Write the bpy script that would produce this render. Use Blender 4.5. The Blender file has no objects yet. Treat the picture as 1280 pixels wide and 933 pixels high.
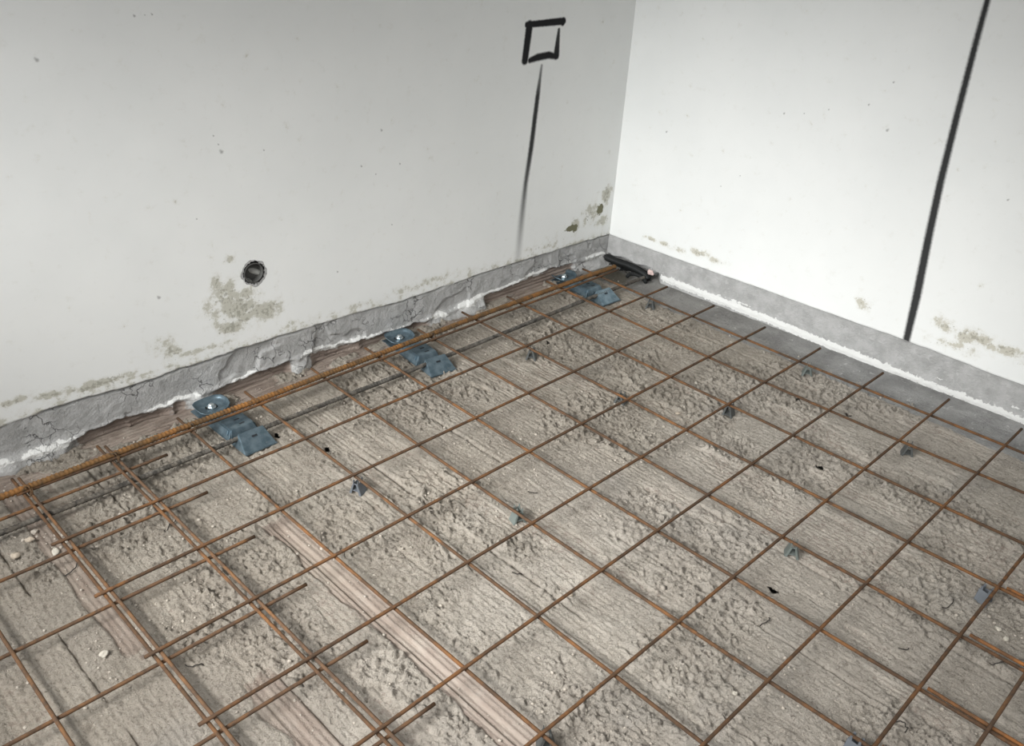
import bpy, math, random
import numpy as np
from mathutils import Vector, Matrix

random.seed(7)
rng = np.random.default_rng(11)
scn = bpy.context.scene
COL = scn.collection

# ------------------------------------------------------------------ helpers
def link(o, parent=None):
    COL.objects.link(o)
    if parent is not None:
        o.parent = parent
    return o

def mesh_obj(name, verts, faces, mat=None, parent=None, smooth=True, loc=None):
    me = bpy.data.meshes.new(name)
    me.from_pydata([tuple(map(float, v)) for v in verts], [], [tuple(map(int, f)) for f in faces])
    me.validate()
    if smooth:
        me.polygons.foreach_set('use_smooth', [True] * len(me.polygons))
    me.update()
    if mat is not None:
        me.materials.append(mat)
    o = bpy.data.objects.new(name, me)
    if loc is not None:
        o.location = loc
    return link(o, parent)

def empty(name, loc=(0, 0, 0), rz=0.0):
    o = bpy.data.objects.new(name, None)
    o.empty_display_size = 0.05
    o.location = loc
    o.rotation_euler = (0, 0, rz)
    return link(o)

def tag(o, label, cat, group=None):
    o['label'] = label
    o['category'] = cat
    if group:
        o['group'] = group
    return o

class MB:
    """collects simple solids into one mesh"""
    def __init__(self):
        self.v, self.f = [], []
    def add(self, verts, faces):
        b = len(self.v)
        self.v += [tuple(v) for v in verts]
        self.f += [tuple(i + b for i in f) for f in faces]
    def slab(self, quad, t):
        """a sheet-metal slab: four corners, thickness t along the face normal"""
        q = [Vector(p) for p in quad]
        n = (q[1] - q[0]).cross(q[2] - q[0]).normalized() * (t / 2)
        a = [p + n for p in q]; b = [p - n for p in q]
        k = len(q)
        fs = [tuple(range(k)), tuple(range(2 * k - 1, k - 1, -1))]
        fs += [(i, i + k, (i + 1) % k + k, (i + 1) % k) for i in range(k)]
        self.add(a + b, fs)
    def box(self, c, s):
        x, y, z = c; a, b, d = s[0] / 2, s[1] / 2, s[2] / 2
        vs = [(x + i * a, y + j * b, z + k * d) for k in (-1, 1) for j in (-1, 1) for i in (-1, 1)]
        self.add(vs, [(0, 2, 3, 1), (4, 5, 7, 6), (0, 1, 5, 4), (2, 6, 7, 3), (0, 4, 6, 2), (1, 3, 7, 5)])
    def lathe(self, prof, c=(0, 0, 0), n=18, axis=None, cap0=True):
        vs, fs = [], []
        M = Matrix.Identity(3) if axis is None else Vector((0, 0, 1)).rotation_difference(Vector(axis)).to_matrix()
        for r, z in prof:
            for k in range(n):
                t = 2 * math.pi * k / n
                vs.append(tuple(Vector(c) + M @ Vector((r * math.cos(t), r * math.sin(t), z))))
        for i in range(len(prof) - 1):
            for k in range(n):
                fs.append((i * n + k, i * n + (k + 1) % n, (i + 1) * n + (k + 1) % n, (i + 1) * n + k))
        if cap0: fs.append(tuple(range(n - 1, -1, -1)))
        fs.append(tuple((len(prof) - 1) * n + k for k in range(n)))
        self.add(vs, fs)
    def tube(self, pts, r, n=8, rfun=None):
        P = np.array(pts, float)
        m = len(P)
        T = np.gradient(P, axis=0)
        T /= np.linalg.norm(T, axis=1)[:, None]
        up = np.array([0, 0, 1.0]) if abs(T[0][2]) < .9 else np.array([1.0, 0, 0])
        a = np.cross(T[0], up); a /= np.linalg.norm(a)
        vs, s = [], 0.0
        ph = np.arange(n) * 2 * np.pi / n
        for i in range(m):
            a = a - T[i] * (a @ T[i]); a /= np.linalg.norm(a)
            b = np.cross(T[i], a)
            if i: s += np.linalg.norm(P[i] - P[i - 1])
            rr = rfun(s, ph) if rfun else np.full(n, r)
            vs += [tuple(P[i] + rr[k] * (math.cos(ph[k]) * a + math.sin(ph[k]) * b)) for k in range(n)]
        fs = [(i * n + k, i * n + (k + 1) % n, (i + 1) * n + (k + 1) % n, (i + 1) * n + k)
              for i in range(m - 1) for k in range(n)]
        fs.append(tuple(range(n - 1, -1, -1)))
        fs.append(tuple((m - 1) * n + k for k in range(n)))
        self.add(vs, fs)
    def build(self, name, mat, parent=None, smooth=False, loc=None):
        return mesh_obj(name, self.v, self.f, mat, parent, smooth, loc)

def bevel(o, w=0.0008, seg=2):
    m = o.modifiers.new('bevel', 'BEVEL'); m.width = w; m.segments = seg; m.limit_method = 'ANGLE'
    return o

# numpy noise ---------------------------------------------------------------
def _h(ix, iy, seed):
    n = (ix.astype(np.int64) * 374761393 + iy.astype(np.int64) * 668265263 + seed * 1274126177) & 0xFFFFFFFF
    n = ((n ^ (n >> 13)) * 1274126177) & 0xFFFFFFFF
    return ((n ^ (n >> 16)) & 0xFFFF) / 65535.0
def vnoise(x, y, seed=0):
    ix, iy = np.floor(x), np.floor(y)
    fx, fy = x - ix, y - iy
    fx = fx * fx * fx * (fx * (fx * 6 - 15) + 10); fy = fy * fy * fy * (fy * (fy * 6 - 15) + 10)
    a, b = _h(ix, iy, seed), _h(ix + 1, iy, seed)
    c, d = _h(ix, iy + 1, seed), _h(ix + 1, iy + 1, seed)
    return (a + (b - a) * fx) * (1 - fy) + (c + (d - c) * fx) * fy
def fbm(x, y, f=1.0, octv=4, seed=0, gain=.5):
    s, a, t = 0, 1.0, 0
    for o in range(octv):
        s = s + a * vnoise(x * f + 17.3 * o, y * f - 9.1 * o, seed + o * 31); t += a
        a *= gain; f *= 2.03
    return s / t            # 0..1
def sstep(a, b, x):
    t = np.clip((x - a) / (b - a), 0, 1)
    return t * t * (3 - 2 * t)

# ------------------------------------------------------------------ materials
class NT:
    def __init__(self, name):
        self.m = bpy.data.materials.new(name); self.m.use_nodes = True
        self.t = self.m.node_tree; self.n = self.t.nodes
        self.b = self.n['Principled BSDF']
        self.b.inputs['Specular IOR Level'].default_value = .3
    def node(self, typ, **kw):
        x = self.n.new(typ)
        for k, v in kw.items(): setattr(x, k, v)
        return x
    def put(self, sock, v):
        if isinstance(v, (int, float)): sock.default_value = v
        elif isinstance(v, (tuple, list)):
            sock.default_value = tuple(v) if len(v) == len(sock.default_value) else tuple(v) + (1,)
        else: self.t.links.new(v, sock)
    def math(self, op, a, b=None, c=None, clamp=False):
        x = self.node('ShaderNodeMath', operation=op); x.use_clamp = clamp
        self.put(x.inputs[0], a)
        if b is not None: self.put(x.inputs[1], b)
        if c is not None: self.put(x.inputs[2], c)
        return x.outputs[0]
    def mix(self, f, a, b):
        x = self.node('ShaderNodeMix', data_type='RGBA')
        self.put(x.inputs[0], f); self.put(x.inputs[6], a); self.put(x.inputs[7], b)
        return x.outputs[2]
    def ss(self, v, lo, hi):
        x = self.node('ShaderNodeMapRange', interpolation_type='SMOOTHSTEP')
        self.put(x.inputs[0], v); x.inputs[1].default_value = lo; x.inputs[2].default_value = hi
        return x.outputs[0]
    def noise(self, scale, detail=4, rough=.55, vec=None, dist=0.0):
        x = self.node('ShaderNodeTexNoise')
        x.inputs['Scale'].default_value = scale; x.inputs['Detail'].default_value = detail
        x.inputs['Roughness'].default_value = rough; x.inputs['Distortion'].default_value = dist
        self.put(x.inputs['Vector'], vec if vec is not None else self.pos())
        return x.outputs['Fac']
    def pos(self):
        if not hasattr(self, '_p'): self._p = self.node('ShaderNodeTexCoord').outputs['Object']
        return self._p
    def scaled(self, s):
        x = self.node('ShaderNodeMapping'); self.put(x.inputs['Vector'], self.pos()); x.inputs['Scale'].default_value = s
        return x.outputs[0]
    def attr(self, name):
        return self.node('ShaderNodeAttribute', attribute_name=name).outputs['Fac']
    def bump(self, h, dist=.001, strength=1.0, prev=None):
        x = self.node('ShaderNodeBump'); x.inputs['Distance'].default_value = dist; x.inputs['Strength'].default_value = strength
        self.put(x.inputs['Height'], h)
        if prev is not None: self.put(x.inputs['Normal'], prev)
        return x.outputs[0]
    def out(self, col, rough=.9, normal=None, metal=None):
        self.put(self.b.inputs['Base Color'], col); self.put(self.b.inputs['Roughness'], rough)
        if normal is not None: self.put(self.b.inputs['Normal'], normal)
        if metal is not None: self.put(self.b.inputs['Metallic'], metal)
        return self.m

def mat_simple(name, col, rough=.7, metal=0.0, var=.25, scale=60, bumpd=.0004):
    k = NT(name)
    n = k.noise(scale, 5)
    lo = tuple(c * (1 - var) for c in col); hi = tuple(min(1, c * (1 + var)) for c in col)
    return k.out(k.mix(n, lo, hi), rough, k.bump(k.noise(scale * 4, 3), bumpd, .5), metal)

def mat_rust(name, dark, mid, orange, amount):
    k = NT(name)
    n1 = k.noise(9, 3, .6); n2 = k.noise(55, 5, .65)
    c = k.mix(k.ss(n2, .35, .65), dark, mid)
    c = k.mix(k.math('MULTIPLY', k.ss(n1, .42, .66), k.math('MULTIPLY', k.ss(n2, .3, .6), amount)), c, orange)
    return k.out(c, .85, k.bump(k.noise(350, 4), .0008, .7))

# segment mask node group: soft painted stroke between two points
def make_seg_group():
    g = bpy.data.node_groups.new('stroke', 'ShaderNodeTree')
    itf = g.interface
    for nm, ty in (('P', 'NodeSocketVector'), ('A', 'NodeSocketVector'), ('B', 'NodeSocketVector'),
                   ('R0', 'NodeSocketFloat'), ('R1', 'NodeSocketFloat'), ('S0', 'NodeSocketFloat'), ('S1', 'NodeSocketFloat'),
                   ('a0', 'NodeSocketFloat'), ('a1', 'NodeSocketFloat')):
        itf.new_socket(name=nm, in_out='INPUT', socket_type=ty)
    itf.new_socket(name='Mask', in_out='OUTPUT', socket_type='NodeSocketFloat')
    N, Lk = g.nodes, g.links
    gi, go = N.new('NodeGroupInput'), N.new('NodeGroupOutput')
    def vm(op, a, b=None):
        x = N.new('ShaderNodeVectorMath'); x.operation = op
        Lk.new(a, x.inputs[0])
        if b is not None: Lk.new(b, x.inputs[1])
        return x
    def mt(op, a, b, clamp=False):
        x = N.new('ShaderNodeMath'); x.operation = op; x.use_clamp = clamp
        for s, v in zip(x.inputs, (a, b)):
            if isinstance(v, (int, float)): s.default_value = v
            else: Lk.new(v, s)
        return x.outputs[0]
    pa = vm('SUBTRACT', gi.outputs['P'], gi.outputs['A']).outputs[0]
    ba = vm('SUBTRACT', gi.outputs['B'], gi.outputs['A']).outputs[0]
    h = mt('DIVIDE', vm('DOT_PRODUCT', pa, ba).outputs['Value'], mt('MAXIMUM', vm('DOT_PRODUCT', ba, ba).outputs['Value'], 1e-9), True)
    sc = N.new('ShaderNodeVectorMath'); sc.operation = 'SCALE'; Lk.new(ba, sc.inputs[0]); Lk.new(h, sc.inputs['Scale'])
    d = vm('LENGTH', vm('SUBTRACT', pa, sc.outputs[0]).outputs[0]).outputs['Value']
    def lerp(a, b):
        return mt('ADD', gi.outputs[a], mt('MULTIPLY', mt('SUBTRACT', gi.outputs[b], gi.outputs[a]), h))
    r, s, al = lerp('R0', 'R1'), lerp('S0', 'S1'), lerp('a0', 'a1')
    q = mt('DIVIDE', mt('SUBTRACT', mt('ADD', r, s), d), mt('MULTIPLY', s, 2.0), True)
    q2 = mt('MULTIPLY', mt('MULTIPLY', q, q), mt('SUBTRACT', 3.0, mt('MULTIPLY', q, 2.0)))
    Lk.new(mt('MULTIPLY', q2, al), go.inputs['Mask'])
    return g
SEG = make_seg_group()

def wall_mat(name, strokes, spots, flip, stain_col, brick):
    """strokes: (u0,z0,u1,z1,r0,r1,soft0,soft1,alpha0,alpha1)"""
    k = NT(name)
    P = k.pos()
    # flatten to the wall plane and roughen the outline a little
    sx = k.node('ShaderNodeSeparateXYZ'); k.put(sx.inputs[0], P)
    wob = k.math('MULTIPLY', k.math('SUBTRACT', k.noise(130, 3), .5), .0035)
    cx = k.node('ShaderNodeCombineXYZ')
    k.put(cx.inputs[0], k.math('ADD', k.math('MULTIPLY', sx.outputs[0], flip), wob)); k.put(cx.inputs[2], k.math('ADD', sx.outputs[2], wob))
    PV = cx.outputs[0]
    def seg(a):
        g = k.node('ShaderNodeGroup'); g.node_tree = SEG
        k.put(g.inputs['P'], PV)
        g.inputs['A'].default_value = (a[0], 0, a[1]); g.inputs['B'].default_value = (a[2], 0, a[3])
        for nm, v in zip(('R0', 'R1', 'S0', 'S1', 'a0', 'a1'), a[4:]): g.inputs[nm].default_value = v
        return g.outputs[0]
    ink = 0.0
    for a in strokes: ink = k.math('MAXIMUM', ink, seg(a))
    spot = 0.0
    for (u, z, r) in spots: spot = k.math('MAXIMUM', spot, seg((u, z, u + r * .4, z + r * .5, r * .6, r * .35, r * .5, r * .5, .62, .5)))
    # plaster paint, with faint roller mottling
    m = k.noise(2.2, 4, .6)
    paint = k.mix(k.ss(m, .3, .7), (.78, .79, .775), (.825, .832, .815))
    paint = k.mix(k.math('MULTIPLY', k.ss(k.noise(14, 5, .7), .55, .8), .10), paint, (.62, .61, .57))
    # rising damp / mould
    st = k.attr('stain')
    n1 = k.noise(28, 6, .68); n2 = k.noise(95, 5, .6)
    sm0 = k.ss(k.math('ADD', st, k.math('MULTIPLY', k.math('SUBTRACT', n1, .5), 1.9)), .10, .55)
    paint = k.mix(k.math('MULTIPLY', sm0, .30), paint, (.58, .56, .48))
    sm = k.ss(k.math('ADD', st, k.math('MULTIPLY', k.math('SUBTRACT', n1, .5), 2.3)), .36, .60)
    sm2 = k.ss(k.math('ADD', st, k.math('MULTIPLY', k.math('SUBTRACT', n2, .5), 2.6)), .62, .85)
    paint = k.mix(k.math('MULTIPLY', sm, .66), paint, stain_col)
    paint = k.mix(k.math('MULTIPLY', sm2, .55), paint, tuple(c * .55 for c in stain_col))
    mo = k.attr('mould')
    mm = k.ss(k.math('ADD', mo, k.math('MULTIPLY', k.math('SUBTRACT', n2, .5), 1.3)), .5, .66)
    paint = k.mix(mm, paint, (.17, .165, .105))
    paint = k.mix(spot, paint, (.16, .155, .15))
    paint = k.mix(ink, paint, (.012, .012, .013))
    # bare render band
    ef = k.attr('edge'); n3 = k.noise(120, 5, .65)
    pm = k.ss(k.math('ADD', ef, k.math('MULTIPLY', k.math('SUBTRACT', n3, .5), .9)), -.12, .12)
    r1 = k.noise(18, 6, .65); r2 = k.noise(75, 5, .7)
    ren = k.mix(k.ss(r1, .3, .7), (.36, .358, .35), (.50, .497, .49))
    ren = k.mix(k.math('MULTIPLY', k.ss(r2, .58, .75), .5), ren, (.25, .245, .24))
    ren = k.mix(k.math('MULTIPLY', k.ss(k.noise(33, 7, .75), .54, .66), .45), ren, (.60, .60, .59))
    ren = k.mix(k.math('MULTIPLY', ink, .35), ren, (.05, .05, .05))
    vo = k.node('ShaderNodeTexVoronoi', feature='DISTANCE_TO_EDGE'); vo.inputs['Scale'].default_value = 21
    wv = k.node('ShaderNodeVectorMath', operation='ADD'); k.put(wv.inputs[0], P)
    nv = k.node('ShaderNodeTexNoise'); nv.inputs['Scale'].default_value = 40; nv.inputs['Detail'].default_value = 4; k.put(nv.inputs['Vector'], P)
    sc = k.node('ShaderNodeVectorMath', operation='SCALE'); k.put(sc.inputs[0], nv.outputs['Color']); sc.inputs['Scale'].default_value = .05
    k.put(wv.inputs[1], sc.outputs[0]); k.put(vo.inputs['Vector'], wv.outputs[0])
    crack = k.math('MULTIPLY', k.math('SUBTRACT', 1.0, k.ss(vo.outputs['Distance'], .0, .035)), k.math('MULTIPLY', k.ss(k.noise(9, 3), .46, .6), k.attr('crk')))
    ren = k.mix(k.math('MULTIPLY', crack, .8), ren, (.09, .088, .085))
    wh = k.ss(k.math('ADD', k.attr('white'), k.math('MULTIPLY', k.math('SUBTRACT', k.noise(70, 5, .7), .5), 2.1)), .42, .56)
    ren = k.mix(wh, ren, (.80, .80, .78))
    if brick:
        bm = k.ss(k.math('ADD', k.attr('brick'), k.math('MULTIPLY', k.math('SUBTRACT', r2, .5), .8)), .42, .6)
        bc = k.mix(k.ss(k.noise(22, 5, .6, k.scaled((.35, 1, 2.5))), .3, .7), (.235, .185, .155), (.36, .30, .26))
        ren = k.mix(k.math('MULTIPLY', bm, k.math('SUBTRACT', 1.0, wh)), ren, bc)
    col = k.mix(pm, ren, paint)
    hp = k.math('MULTIPLY', k.noise(9, 4), .6)
    nb = k.bump(k.math('ADD', k.math('MULTIPLY', k.noise(420, 2), .04), k.math('MULTIPLY', k.noise(11, 3), .5)), .003, .22)
    nb = k.bump(k.math('MULTIPLY', k.math('SUBTRACT', k.math('ADD', k.noise(160, 5, .7), k.math('MULTIPLY', r1, 1.0)), crack), k.math('SUBTRACT', 1.0, pm)), .006, .8, nb)
    return k.out(col, .88, nb)

# ------------------------------------------------------------------ room frame (metres)
U = .2                                   # mesh pitch
C0 = np.array([-.176, -.128])            # room corner
DL = np.array([1, -.033]) / math.hypot(1, .033)
DR = np.array([-.031, 1]) / math.hypot(1, .031)
WIRE_Z = .044

def grid_wall(name, us, zs, nfun, afun, mat, flip, ang, hole=None):
    Ug, Zg = np.meshgrid(us, zs)                       # rows z, cols u
    nn = nfun(Ug, Zg)
    V = np.stack([Ug * flip, nn, Zg], -1).reshape(-1, 3)
    W, H = len(us), len(zs)
    j, i = np.meshgrid(np.arange(W - 1), np.arange(H - 1))
    a = (i * W + j).ravel()
    F = np.stack([a, a + W, a + W + 1, a + 1], 1) if flip > 0 else np.stack([a, a + 1, a + W + 1, a + W], 1)
    if hole is not None:
        cu = (Ug[:-1, :-1] + Ug[1:, 1:]).ravel() / 2; cz = (Zg[:-1, :-1] + Zg[1:, 1:]).ravel() / 2
        th = np.arctan2(cz - hole[1], cu - hole[0])
        rr = hole[2] * (1 + .16 * (vnoise(3.2 * np.cos(th) + 9, 3.2 * np.sin(th) + 4, 5) - .4))
        F = F[np.hypot(cu - hole[0], cz - hole[1]) > rr]
    # solid back
    ring = list(range(W)) + [r * W + W - 1 for r in range(1, H)] + [(H - 1) * W + c for c in range(W - 2, -1, -1)] + [r * W for r in range(H - 2, 0, -1)]
    nb = len(V)
    back = V[ring].copy(); back[:, 1] = -.25
    L = len(ring)
    faces = F.tolist() + [[ring[q], ring[(q + 1) % L], nb + (q + 1) % L, nb + q] for q in range(L)]
    if flip < 0: faces[len(F):] = [f[::-1] for f in faces[len(F):]]
    faces.append([nb + q for q in range(L)] if flip > 0 else [nb + q for q in range(L)][::-1])
    o = mesh_obj(name, np.vstack([V, back]), faces, mat, None, False)
    sm = np.ones(len(o.data.polygons), bool); sm[len(F):] = False
    o.data.polygons.foreach_set('use_smooth', sm)
    for nm, arr in afun(Ug, Zg).items():
        at = o.data.attributes.new(nm, 'FLOAT', 'POINT')
        at.data.foreach_set('value', np.concatenate([arr.ravel(), np.zeros(L)]).astype(np.float32))
    o.location = (C0[0], C0[1], 0)
    o.rotation_euler = (0, 0, ang)
    o['kind'] = 'structure'
    return o

def blobs(Ug, Zg, lst):
    s = np.zeros_like(Ug)
    for (u, z, ru, rz, a) in lst:
        s = np.maximum(s, a * np.exp(-(((Ug - u) / ru) ** 2 + ((Zg - z) / rz) ** 2)))
    return s

# ---- left wall
HOLE = (1.4767, .3455, .0315)
L_edge = [(-.1, .1274), (.0, .1274), (.27, .129), (.5086, .1317), (.74, .127), (.9742, .1225), (1.2123, .1302), (1.49, .1326), (1.7143, .1274), (1.834, .1222), (2.0366, .1311), (2.16, .125), (3, .128)]
L_white = [(-.1, .05), (.11, .05), (.305, .06), (.5026, .048), (.6516, .04), (.7925, .027), (.99, .026), (1.1737, .0307), (1.3144, .046), (1.5249, .0355), (1.7158, .033), (1.8269, .030), (1.8892, .0374), (1.9919, .030), (2.07, .0268), (2.18, .0275), (3, .03)]
def lw_edge(u): return np.interp(u, [p[0] for p in L_edge], [p[1] for p in L_edge]) + .007 * (fbm(u, u * 0, 22, 4, 3) - .5)
def lw_white(u): return np.interp(u, [p[0] for p in L_white], [p[1] for p in L_white]) + .012 * (fbm(u, u * 0, 30, 3, 8) - .5)
def lw_brick(u): # 1 where bare brick shows under the plaster, 0 where mortar reaches the floor
    b = sstep(.36, .46, fbm(u, u * 0, 5, 2, 21))
    b = np.maximum(b, np.exp(-((u - 1.82) / .10) ** 2)); b = np.maximum(b, np.exp(-((u - 1.2) / .10) ** 2))
    b = np.maximum(b, np.exp(-((u - .95) / .09) ** 2)); b = np.maximum(b, np.exp(-((u - .45) / .12) ** 2))
    b = b * (1 - np.exp(-((u - 2.12) / .13) ** 4)) * (1 - np.exp(-((u - 1.67) / .05) ** 2))
    return b
def lw_n(Ug, Zg):
    e = Zg - lw_edge(Ug); w = Zg - lw_white(Ug)
    n = .0015 * (fbm(Ug, Zg, 3.5, 3, 1) - .5)
    rend = -.004 + .004 * (fbm(Ug, Zg, 17, 5, 2) - .5) + .0025 * (fbm(Ug, Zg, 70, 3, 6) - .5)
    flake = sstep(.6, .63, fbm(Ug, Zg, 8, 3, 44)) * .006
    m = sstep(-.0015, .0015, e)
    gap = -.006 * np.exp(-((e + .003) / .003) ** 2) * sstep(.42, .55, fbm(Ug, Zg * 0, 8, 2, 9))
    n = n * m + (rend + gap - flake) * (1 - m)
    br = lw_brick(Ug)
    below = sstep(.004, -.004, w) * br
    bn = -.017 + .0022 * np.sin(Zg / .0135 * 2 * math.pi) + .003 * (fbm(Ug, Zg, 40, 4, 12) - .5)
    n = n * (1 - below) + bn * below
    n = n + .011 * np.exp(-(w / .006) ** 2) * fbm(Ug, Zg, 60, 3, 15)
    # mortar squeezed out at the foot
    n = n + (1 - br) * sstep(.05, .0, Zg) * (.012 + .022 * fbm(Ug, Zg, 26, 4, 19))
    return n
def lw_a(Ug, Zg):
    e = Zg - lw_edge(Ug); w = Zg - lw_white(Ug)
    ring = np.hypot(Ug - HOLE[0], Zg - HOLE[1])
    ringm = (ring - HOLE[2] * (1.22 + .5 * (fbm(Ug, Zg, 55, 2, 4) - .5))) / .004
    edge = np.minimum(e / .004, ringm)
    stain = blobs(Ug, Zg, [(1.56, .30, .05, .055, .70), (1.525, .25, .075, .065, .72), (1.45, .225, .06, .035, .72), (1.50, .29, .045, .03, .6), (1.60, .27, .04, .06, .5), (1.56, .205, .045, .025, .8),
        (1.585, .345, .02, .02, .7), (1.545, .40, .018, .012, .8), (1.7267, .188, .03, .025, .75), (1.75, .21, .05, .03, .45), (1.92, .158, .10, .014, .85),
        (2.04, .168, .06, .014, .7), (2.12, .18, .05, .012, .7), (1.66, .165, .15, .010, .5), (1.84, .145, .25, .006, .5),
        (.205, .21, .04, .03, .6), (.12, .235, .06, .05, .6), (.045, .29, .025, .05, .8), (.05, .19, .05, .03, .55), (.88, .16, .2, .02, .42), (1.15, .155, .1, .012, .45), (.35, .16, .2, .02, .42)])
    stain = np.maximum(stain, .40 * sstep(.055, .0, e) * (e > 0))
    mould = blobs(Ug, Zg, [(.2163, .2003, .040, .014, 1.15), (.20, .19, .016, .014, .95), (.0715, .2409, .022, .026, 1.1), (.135, .212, .012, .01, .6), (.10, .27, .008, .02, .5)])
    white = 1.25 * np.exp(-((w - .001) / .0095) ** 2) * (.25 + .95 * sstep(.40, .6, fbm(Ug, Zg * 0, 13, 3, 31)))
    brick = sstep(.002, -.004, w) * lw_brick(Ug)
    return dict(edge=edge, stain=stain, mould=mould, white=white, brick=brick, crk=np.ones_like(Ug))
us = np.unique(np.round(np.concatenate([np.arange(-.02, 2.6, .004), np.arange(2.6, 5.01, .03)]), 4))
zs = np.unique(np.round(np.concatenate([np.arange(-.06, .2, .0035), np.arange(.2, .305, .007), np.arange(.305, .39, .0035), np.arange(.39, .5, .008), np.arange(.5, 2.71, .025)]), 4))
L_strokes = [
    (.503, .917, .345, .9175, .0095, .0115, .003, .003, 1, 1), (.345, .9175, .347, .913, .012, .010, .003, .003, 1, 1),
    (.492, .915, .5035, .812, .0145, .0135, .004, .004, 1, 1), (.362, .893, .3655, .815, .0055, .0135, .003, .004, .95, 1),
    (.482, .8105, .45, .8165, .0085, .0115, .004, .004, 1, 1), (.45, .8165, .40, .8195, .0115, .0115, .004, .004, 1, 1), (.40, .8195, .366, .812, .0115, .009, .004, .004, 1, 1),
    (.4282, .79, .4372, .6964, .004, .0095, .004, .005, .7, .97), (.4372, .6964, .4511, .53, .0095, .0105, .005, .006, .97, .97),
    (.4511, .53, .4666, .4105, .0105, .009, .006, .008, .97, .9), (.4666, .4105, .475, .2854, .009, .011, .008, .012, .9, .62),
    (.475, .2854, .4826, .1403, .011, .012, .012, .014, .62, .22)]
L_spots = [(1.0478, .6714, .005), (1.5307, .6854, .007), (1.537, .705, .003), (1.4152, .6715, .003), (1.2131, .2814, .004), (1.6159, .528, .003), (1.5469, .7275, .003), (1.6983, 1.0127, .004), (1.675, 1.0135, .002),
           (1.6587, 1.0137, .003), (1.9155, .9394, .006), (1.1185, .5799, .004), (.985, .5646, .004), (1.0702, .5484, .003), (1.0165, .3844, .003), (1.74, .345, .006)]
m_lw = wall_mat('left wall plaster', L_strokes, L_spots, 1.0, (.43, .415, .335), True)
aL = math.atan2(DL[1], DL[0])
grid_wall('wall_left', us, zs, lw_n, lw_a, m_lw, 1.0, aL, HOLE)

# ---- right wall
R_edge = [(-.1, .1274), (0, .1274), (.2889, .1262), (.6195, .1302), (.9688, .1321), (1.2266, .1331), (1.41, .1271), (1.5, .1277), (3, .128)]
def rw_edge(u): return np.interp(u, [p[0] for p in R_edge], [p[1] for p in R_edge]) + .003 * (fbm(u, u * 0, 20, 4, 53) - .5)
def rw_wh(u): return np.interp(u, [-.1, .24, .5, .73, .94, 1.14, 1.35, 1.53, 3], [.046, .034, .032, .030, .024, .021, .022, .020, .02])
def rw_n(Ug, Zg):
    e = Zg - rw_edge(Ug)
    n = .0015 * (fbm(Ug, Zg, 3.5, 3, 61) - .5)
    rend = -.003 + .0028 * (fbm(Ug, Zg, 15, 4, 62) - .5)
    m = sstep(-.0015, .0015, e)
    n = n * m + rend * (1 - m)
    n = n + .004 * np.exp(-((Zg - rw_wh(Ug)) / .008) ** 2) * fbm(Ug, Zg, 50, 3, 63)
    # gap behind the conduits in the corner
    n = n - .05 * sstep(.26, .2, Ug) * sstep(.052, .045, Zg + .004 * np.sin(Ug * 60))
    return n
def rw_a(Ug, Zg):
    e = Zg - rw_edge(Ug)
    stain = blobs(Ug, Zg, [(.1933, .166, .03, .012, .62), (.25, .165, .03, .012, .62), (.31, .163, .04, .014, .66), (.40, .178, .05, .018, .68), (.47, .172, .04, .014, .6), (1.0045, .20, .03, .025, .58),
        (1.25, .222, .035, .022, .72), (1.34, .216, .07, .025, .74), (1.43, .214, .07, .02, .66), (1.3, .17, .12, .02, .48), (1.52, .2, .06, .03, .6)])
    w = Zg - rw_wh(Ug)
    cont = np.interp(Ug, [0, .25, .3, 1.0, 1.15, 1.5], [.35, .7, 1.35, 1.35, .95, .9])
    white = np.exp(-(w / np.interp(Ug, [.2, .9, 1.3], [.0125, .0135, .015])) ** 2) * cont * (Ug > .17)
    white = np.maximum(white, .62 * sstep(.35, .6, Ug) * np.exp(-((Zg - .052) / .005) ** 2) * sstep(.5, .62, fbm(Ug, Zg * 0, 9, 2, 71)))
    return dict(edge=e / .003, stain=stain, mould=np.zeros_like(Ug), white=white, brick=np.zeros_like(Ug), crk=.15 * np.ones_like(Ug))
us = np.unique(np.round(np.concatenate([np.arange(-.02, 1.9, .004), np.arange(1.9, 5.01, .03)]), 4))
zs = np.unique(np.round(np.concatenate([np.arange(-.06, .2, .0035), np.arange(.2, .4, .01), np.arange(.4, 2.71, .025)]), 4))
Rl = [(1.1043, 1.13), (1.1075, .9856), (1.1136, .8091), (1.1223, .6201), (1.1349, .4555), (1.1504, .2817), (1.1588, .1361)]
Rr = [.0075, .0085, .0095, .0105, .0115, .0125, .0105]
R_strokes = [(*Rl[i], *Rl[i + 1], Rr[i], Rr[i + 1], .005, .0055, .97, .97) for i in range(6)]
R_spots = [(.1912, .5612, .005), (.9376, .731, .006), (.6104, .7112, .004), (.6754, .7247, .003), (.4997, .4841, .003), (.436, .4318, .003), (.9208, .8629, .004), (.8665, .7896, .004), (1.3058, .6236, .004), (.7505, .7521, .003)]
m_rw = wall_mat('right wall plaster', R_strokes, R_spots, -1.0, (.45, .42, .33), False)
aR = math.atan2(-DR[1], -DR[0])
grid_wall('wall_right', us, zs, rw_n, rw_a, m_rw, -1.0, aR)

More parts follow.
